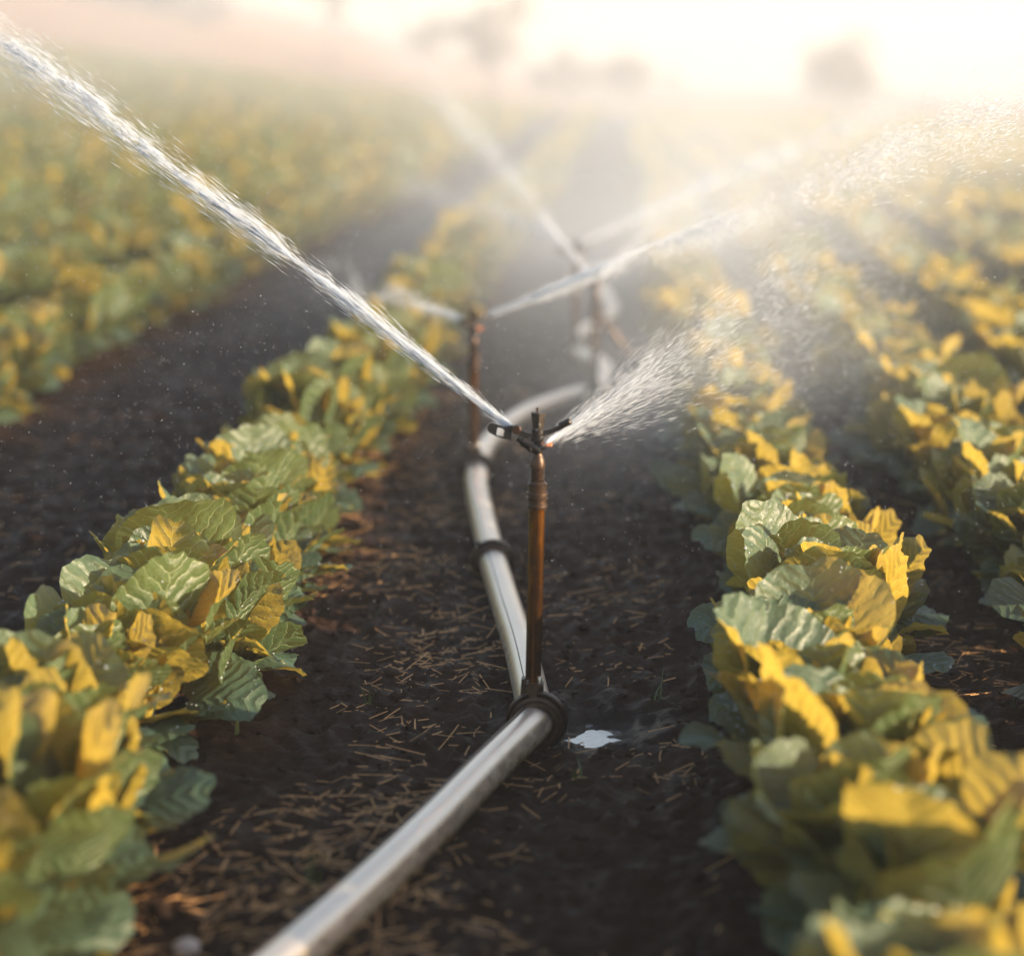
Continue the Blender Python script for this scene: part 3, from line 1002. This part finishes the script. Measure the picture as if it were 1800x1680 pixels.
# ------------------------------------------------------------------ water
def jet(p0, p1, lab, n, spread, halo=.45, sag=.04, size=.0011, stretch=(2, 9), ext=1.0, start=0.0, stream=None, pw=1.0, bend_spread=None, hstretch=1.8):
    p0, p1 = np.array(p0), np.array(p1)
    D = p1 - p0; L = np.linalg.norm(D); D = D / L
    U = np.cross(D, [0, 0, 1.0]); U /= np.linalg.norm(U); Wv = np.cross(U, D)
    s = start + (ext - start) * rng.random(n) ** pw
    # clumps along the stream
    dens = .10 + 1.9 * vnoise(s * 16, s * 0 + 3, int(L * 100) % 50) * (.4 + vnoise(s * 47, s * 0 + 1, 8))
    s = s[rng.random(n) < np.clip(dens, .12, 1)]
    n = len(s)
    wob = np.stack([vnoise(s * 11, s * 0 + k, 31) - .5 for k in (2, 9)], 1) * (.7 * spread * s * L)[:, None]
    far = rng.random(n) < halo
    # the core is a bundle of strands that wander, thin out and break
    sid = rng.integers(0, 9, n)
    k2 = far | (vnoise(s * 9 + sid * 3.7, sid * 5.1 + 2, 77) + .15 > rng.random(n) * 1.1)
    s, far, sid, wob = s[k2], far[k2], sid[k2], wob[k2]; n = len(s)
    str_ = np.stack([vnoise(s * 7, sid * 13.0 + k, 91) - .5 for k in (1, 6)], 1) * 2.6 * (spread * s * L)[:, None]
    wob = wob + np.where(far[:, None], 0, str_)
    sg = np.where(far, 1.6, .16) * (.0022 + spread * s * L)
    off = rng.normal(size=(n, 2)) * sg[:, None]
    if bend_spread:                                     # fan hanging below the stream
        off[:, 1] -= np.abs(rng.normal(size=n)) * bend_spread * s * L
    P = p0 + D * (s * L)[:, None] + U * (off[:, :1] + wob[:, :1]) + Wv * (off[:, 1:] + wob[:, 1:])
    P[:, 2] -= sag * s * s * L
    V = P - p0 + D * .05
    V = V / np.linalg.norm(V, axis=1, keepdims=True)
    V[:, 2] -= sag * s
    V /= np.linalg.norm(V, axis=1, keepdims=True)
    r = rng.lognormal(math.log(size), .45, n).clip(size * .35, size * 3) * np.where(far, .6, 1.0)
    ln = np.minimum(r * rng.uniform(stretch[0], stretch[1], n) * np.where(far, hstretch, 1.0), .030)
    vv, ff = octa_drops(P, V, ln, r)
    if stream:                                           # the unbroken part of the jet next to the nozzle
        m, k = 60, 10
        for j in range(3):
            ts = np.linspace(0, stream * (1, .8, .65)[j], m)
            cen = p0 + D * (ts * L)[:, None]
            cen[:, 2] -= sag * ts * ts * L
            o1 = (vnoise(ts * 30, ts * 0 + j, 5 + j) - .5) * spread * .8 * ts * L * (j > 0)
            o2 = (vnoise(ts * 30, ts * 0 + j, 15 + j) - .5) * spread * .8 * ts * L * (j > 0)
            cen = cen + U * o1[:, None] + Wv * o2[:, None]
            rad = (.0035 + .30 * spread * ts * L) * (1, .6, .6)[j] * (.65 + .7 * vnoise(ts * 70, ts * 0 + 2, 6 + j)) * (1 - sstep(.25, 1, ts / ts[-1]) * .97)
            a = np.linspace(0, 2 * math.pi, k, endpoint=False)
            ring = cen[:, None] + rad[:, None, None] * (np.cos(a)[None, :, None] * U + np.sin(a)[None, :, None] * Wv)
            b = len(vv)
            ii = np.arange(m * k).reshape(m, k)
            q = np.stack([ii[:-1], np.roll(ii, -1, 1)[:-1], np.roll(ii, -1, 1)[1:], ii[1:]], -1).reshape(-1, 4) + b
            vv = np.concatenate([vv, ring.reshape(-1, 3)])
            ff = np.concatenate([ff, q[:, [0, 1, 2]], q[:, [0, 2, 3]]])
    o = link('water_jet', np_mesh('water_jet', vv, ff, M_DROP))
    tag(o, lab, 'water jet', 'jets of water from the sprinklers')
    return o


D1 = project(S1 + Vector((0, 0, .498)))[2]
jet(at(897, 750, D1 + .02), at(0, 45, 4.75), 'bright white jet shooting left and up from the front sprinkler', 33000, .0086, halo=.38, sag=.02,
    size=.00050, stretch=(5, 28), ext=1.3, stream=.55, hstretch=2.6)
jet(at(961, 778, D1 - .01), at(1400, 415, 5.1), 'wide streaky fan of water thrown right by the front sprinkler', 26000, .026, halo=.72, sag=.02,
    size=.00019, stretch=(60, 150), ext=1.45, pw=.8, stream=.05, bend_spread=.105)
D2 = project(S2 + Vector((0, 0, .41)))[2]
jet(at(862, 553, D2), at(1800, 150, 4.45), 'long white jet crossing the upper right from the second sprinkler', 60000, .0075, halo=.5, sag=.0,
    size=.00036, stretch=(5, 24), ext=1.2, stream=.62, bend_spread=.02)
jet(at(808, 560, D2), at(560, 455, 8.6), 'short faint blurred jet leaving the second sprinkler to the left', 9000, .03, halo=.3, sag=.03, size=.0009, ext=1.0, pw=1.4, stream=.04)
D3 = project(S3 + Vector((0, 0, .40)))[2]
jet(at(1034, 482, D3), at(690, 40, 9.0), 'broad hazy jet rising left from the sprinkler with the brace rod', 11000, .024, halo=.9, sag=.04, size=.0010, ext=1.2, stream=.25)
jet(at(1060, 488, D3), at(1330, 200, 10.5), 'pale hazy jet rising right from the sprinkler with the brace rod', 9000, .020, halo=.9, sag=.05, size=.0010, ext=1.2, pw=1.2, stream=.02)
D4 = project(S4 + Vector((0, 0, .40)))[2]
jet(at(1026, 424, D4), at(1700, 110, 10.0), 'faint far jet sweeping right above the other sprinklers', 18000, .018, halo=.9, sag=.05, size=.0011, ext=1.25, stream=.35)
jet(at(990, 424, D4), at(700, 285, 11.5), 'faint far jet reaching left toward the bare track', 8000, .016, halo=.9, sag=.05, size=.0010, ext=1.0, stream=.02)

# loose droplets drifting around the front sprinkler
n = 80000
dep = rng.uniform(3.7, 6.2, n); px = rng.uniform(-40, 1840, n); py = rng.uniform(-40, 1150, n) ** 1.0
keep = rng.random(n) < np.clip(1.15 - py / 1150, .05, 1) * np.where(px > 950, 1.0, .75)
M3 = np.array(CAM_M)[:3, :3]; T3 = np.array(CAM_M)[:3, 3]
loc = np.stack([(px - 900) / FPX * dep, (840 - py) / FPX * dep, -dep], -1)[keep]
P = loc @ M3.T + T3
ok = P[:, 2] > .12
P = P[ok]
D = np.tile(np.array([[.55, .2, -.8]]), (len(P), 1)) + rng.normal(size=(len(P), 3)) * .3
D /= np.linalg.norm(D, axis=1, keepdims=True)
r = rng.lognormal(math.log(.00029), .45, len(P)).clip(.00012, .0008)
vv, ff = octa_drops(P, D, r * 1.7, r)
tag(link('water_droplets', np_mesh('water_droplets', vv, ff, M_DROP)), 'fine glittering water droplets drifting over the whole field', 'droplets', kind='stuff')


# ------------------------------------------------------------------ mist and haze
def blob(name, c, size, dens, lab, rot=0.0, nscale=1.6):
    bm = bmesh.new(); bmesh.ops.create_icosphere(bm, subdivisions=3, radius=1)
    o = obj(name, bm, volume_mat('spray_mist_volume', dens, (.86, .93, 1.0), .2, True, nscale))
    o.location = c; o.scale = size; o.rotation_euler = (0, 0, rot)
    return tag(o, lab, 'mist', 'drifting sprinkler mist', 'stuff')


blob('spray_mist', (3.8, 21, .9), (7.5, 14, 2.5), .065, 'pale mist hanging over the rows on the upper right')
blob('spray_mist', (.2, 13, .5), (2.6, 7.5, 1.5), .42, 'pale mist around the hazy sprinklers in the middle')
blob('spray_mist', (.25, 7.2, .3), (1.0, 2.6, .8), .50, 'thin mist right of the front sprinkler head')
blob('spray_mist', (-5, 34, 2.5), (15, 26, 4.8), .06, 'thin mist over the far left field')

hz = bmesh.new(); bmesh.ops.create_cube(hz, size=1)
ho = obj('haze', hz, volume_mat('haze_air', .0036, (.85, .91, 1.0), .15), smooth=False)
ho.scale = (720, 720, 20); ho.location = (0, 0, -1)
tag(ho, 'pale warm haze filling the air over the field', 'haze', kind='stuff')


# ------------------------------------------------------------------ far trees on the horizon
def far_tree(px, Y, h, w, lab, trunk=.35):
    d = at(px, 130, 1.0) - CAM_M.translation
    t = Y / d.y; x = d.x * t
    z = float(terrain(np.array([x]), np.array([Y]))[0])
    root = empty('tree', (x, Y, z)); tag(root, lab, 'tree', 'trees on the hazy horizon')
    bm = bmesh.new(); tube(bm, [(0, 0, -.2), (.05, 0, h * .35), (0, 0, h * .7)], [w * .06, w * .05, w * .02], 8)
    for k in range(4):
        a = random.uniform(0, 6.28); tube(bm, [(0, 0, h * .35), (math.cos(a) * w * .3, math.sin(a) * w * .3, h * .7)], [w * .03, w * .01], 6)
    obj('trunk', bm, M_BARK, root)
    n = 900
    cl = rng.normal(size=(14, 3)) * np.array([w * .28, w * .28, h * .16]) + np.array([0, 0, h * (.35 + trunk * .8)])
    C = cl[rng.integers(0, 14, n)] + rng.normal(size=(n, 3)) * w * .11
    C[:, 2] = C[:, 2].clip(h * trunk * .6, None)
    A = rng.normal(size=(n, 3)); A /= np.linalg.norm(A, axis=1, keepdims=True)
    B = np.cross(A, rng.normal(size=(n, 3))); B /= np.linalg.norm(B, axis=1, keepdims=True)
    q = w * .05
    V = np.stack([C - A * q, C + B * q * .6, C + A * q, C - B * q * .6], 1).reshape(-1, 3)
    link('crown', np_mesh('crown', V, np.arange(n * 4).reshape(-1, 4), M_TREE), root)


far_tree(862, 88, 3.4, 2.8, 'round brownish tree left of centre on the hazy horizon')
far_tree(745, 92, 2.9, 1.4, 'small faint tree beside the round brownish tree')
far_tree(1110, 85, 1.9, 1.9, 'low grey shrubby tree at the end of the central rows')
far_tree(1000, 95, 2.1, 2.4, 'faint low tree between the round tree and the shrubby one')
far_tree(1478, 80, 2.3, 2.6, 'pale grey tree above the mist on the right')
far_tree(580, 95, 4.6, 1.6, 'tall faint tree touching the top edge')
for k, (px_, w_) in enumerate(((150, 3.2), (260, 2.8), (360, 2.2))):
    far_tree(px_, 104, 1.5, w_, ('olive bush nearest the left edge of the far stubble field', 'middle olive bush along the far edge of the stubble', 'smaller olive bush at the right end of the far hedge')[k], .1)
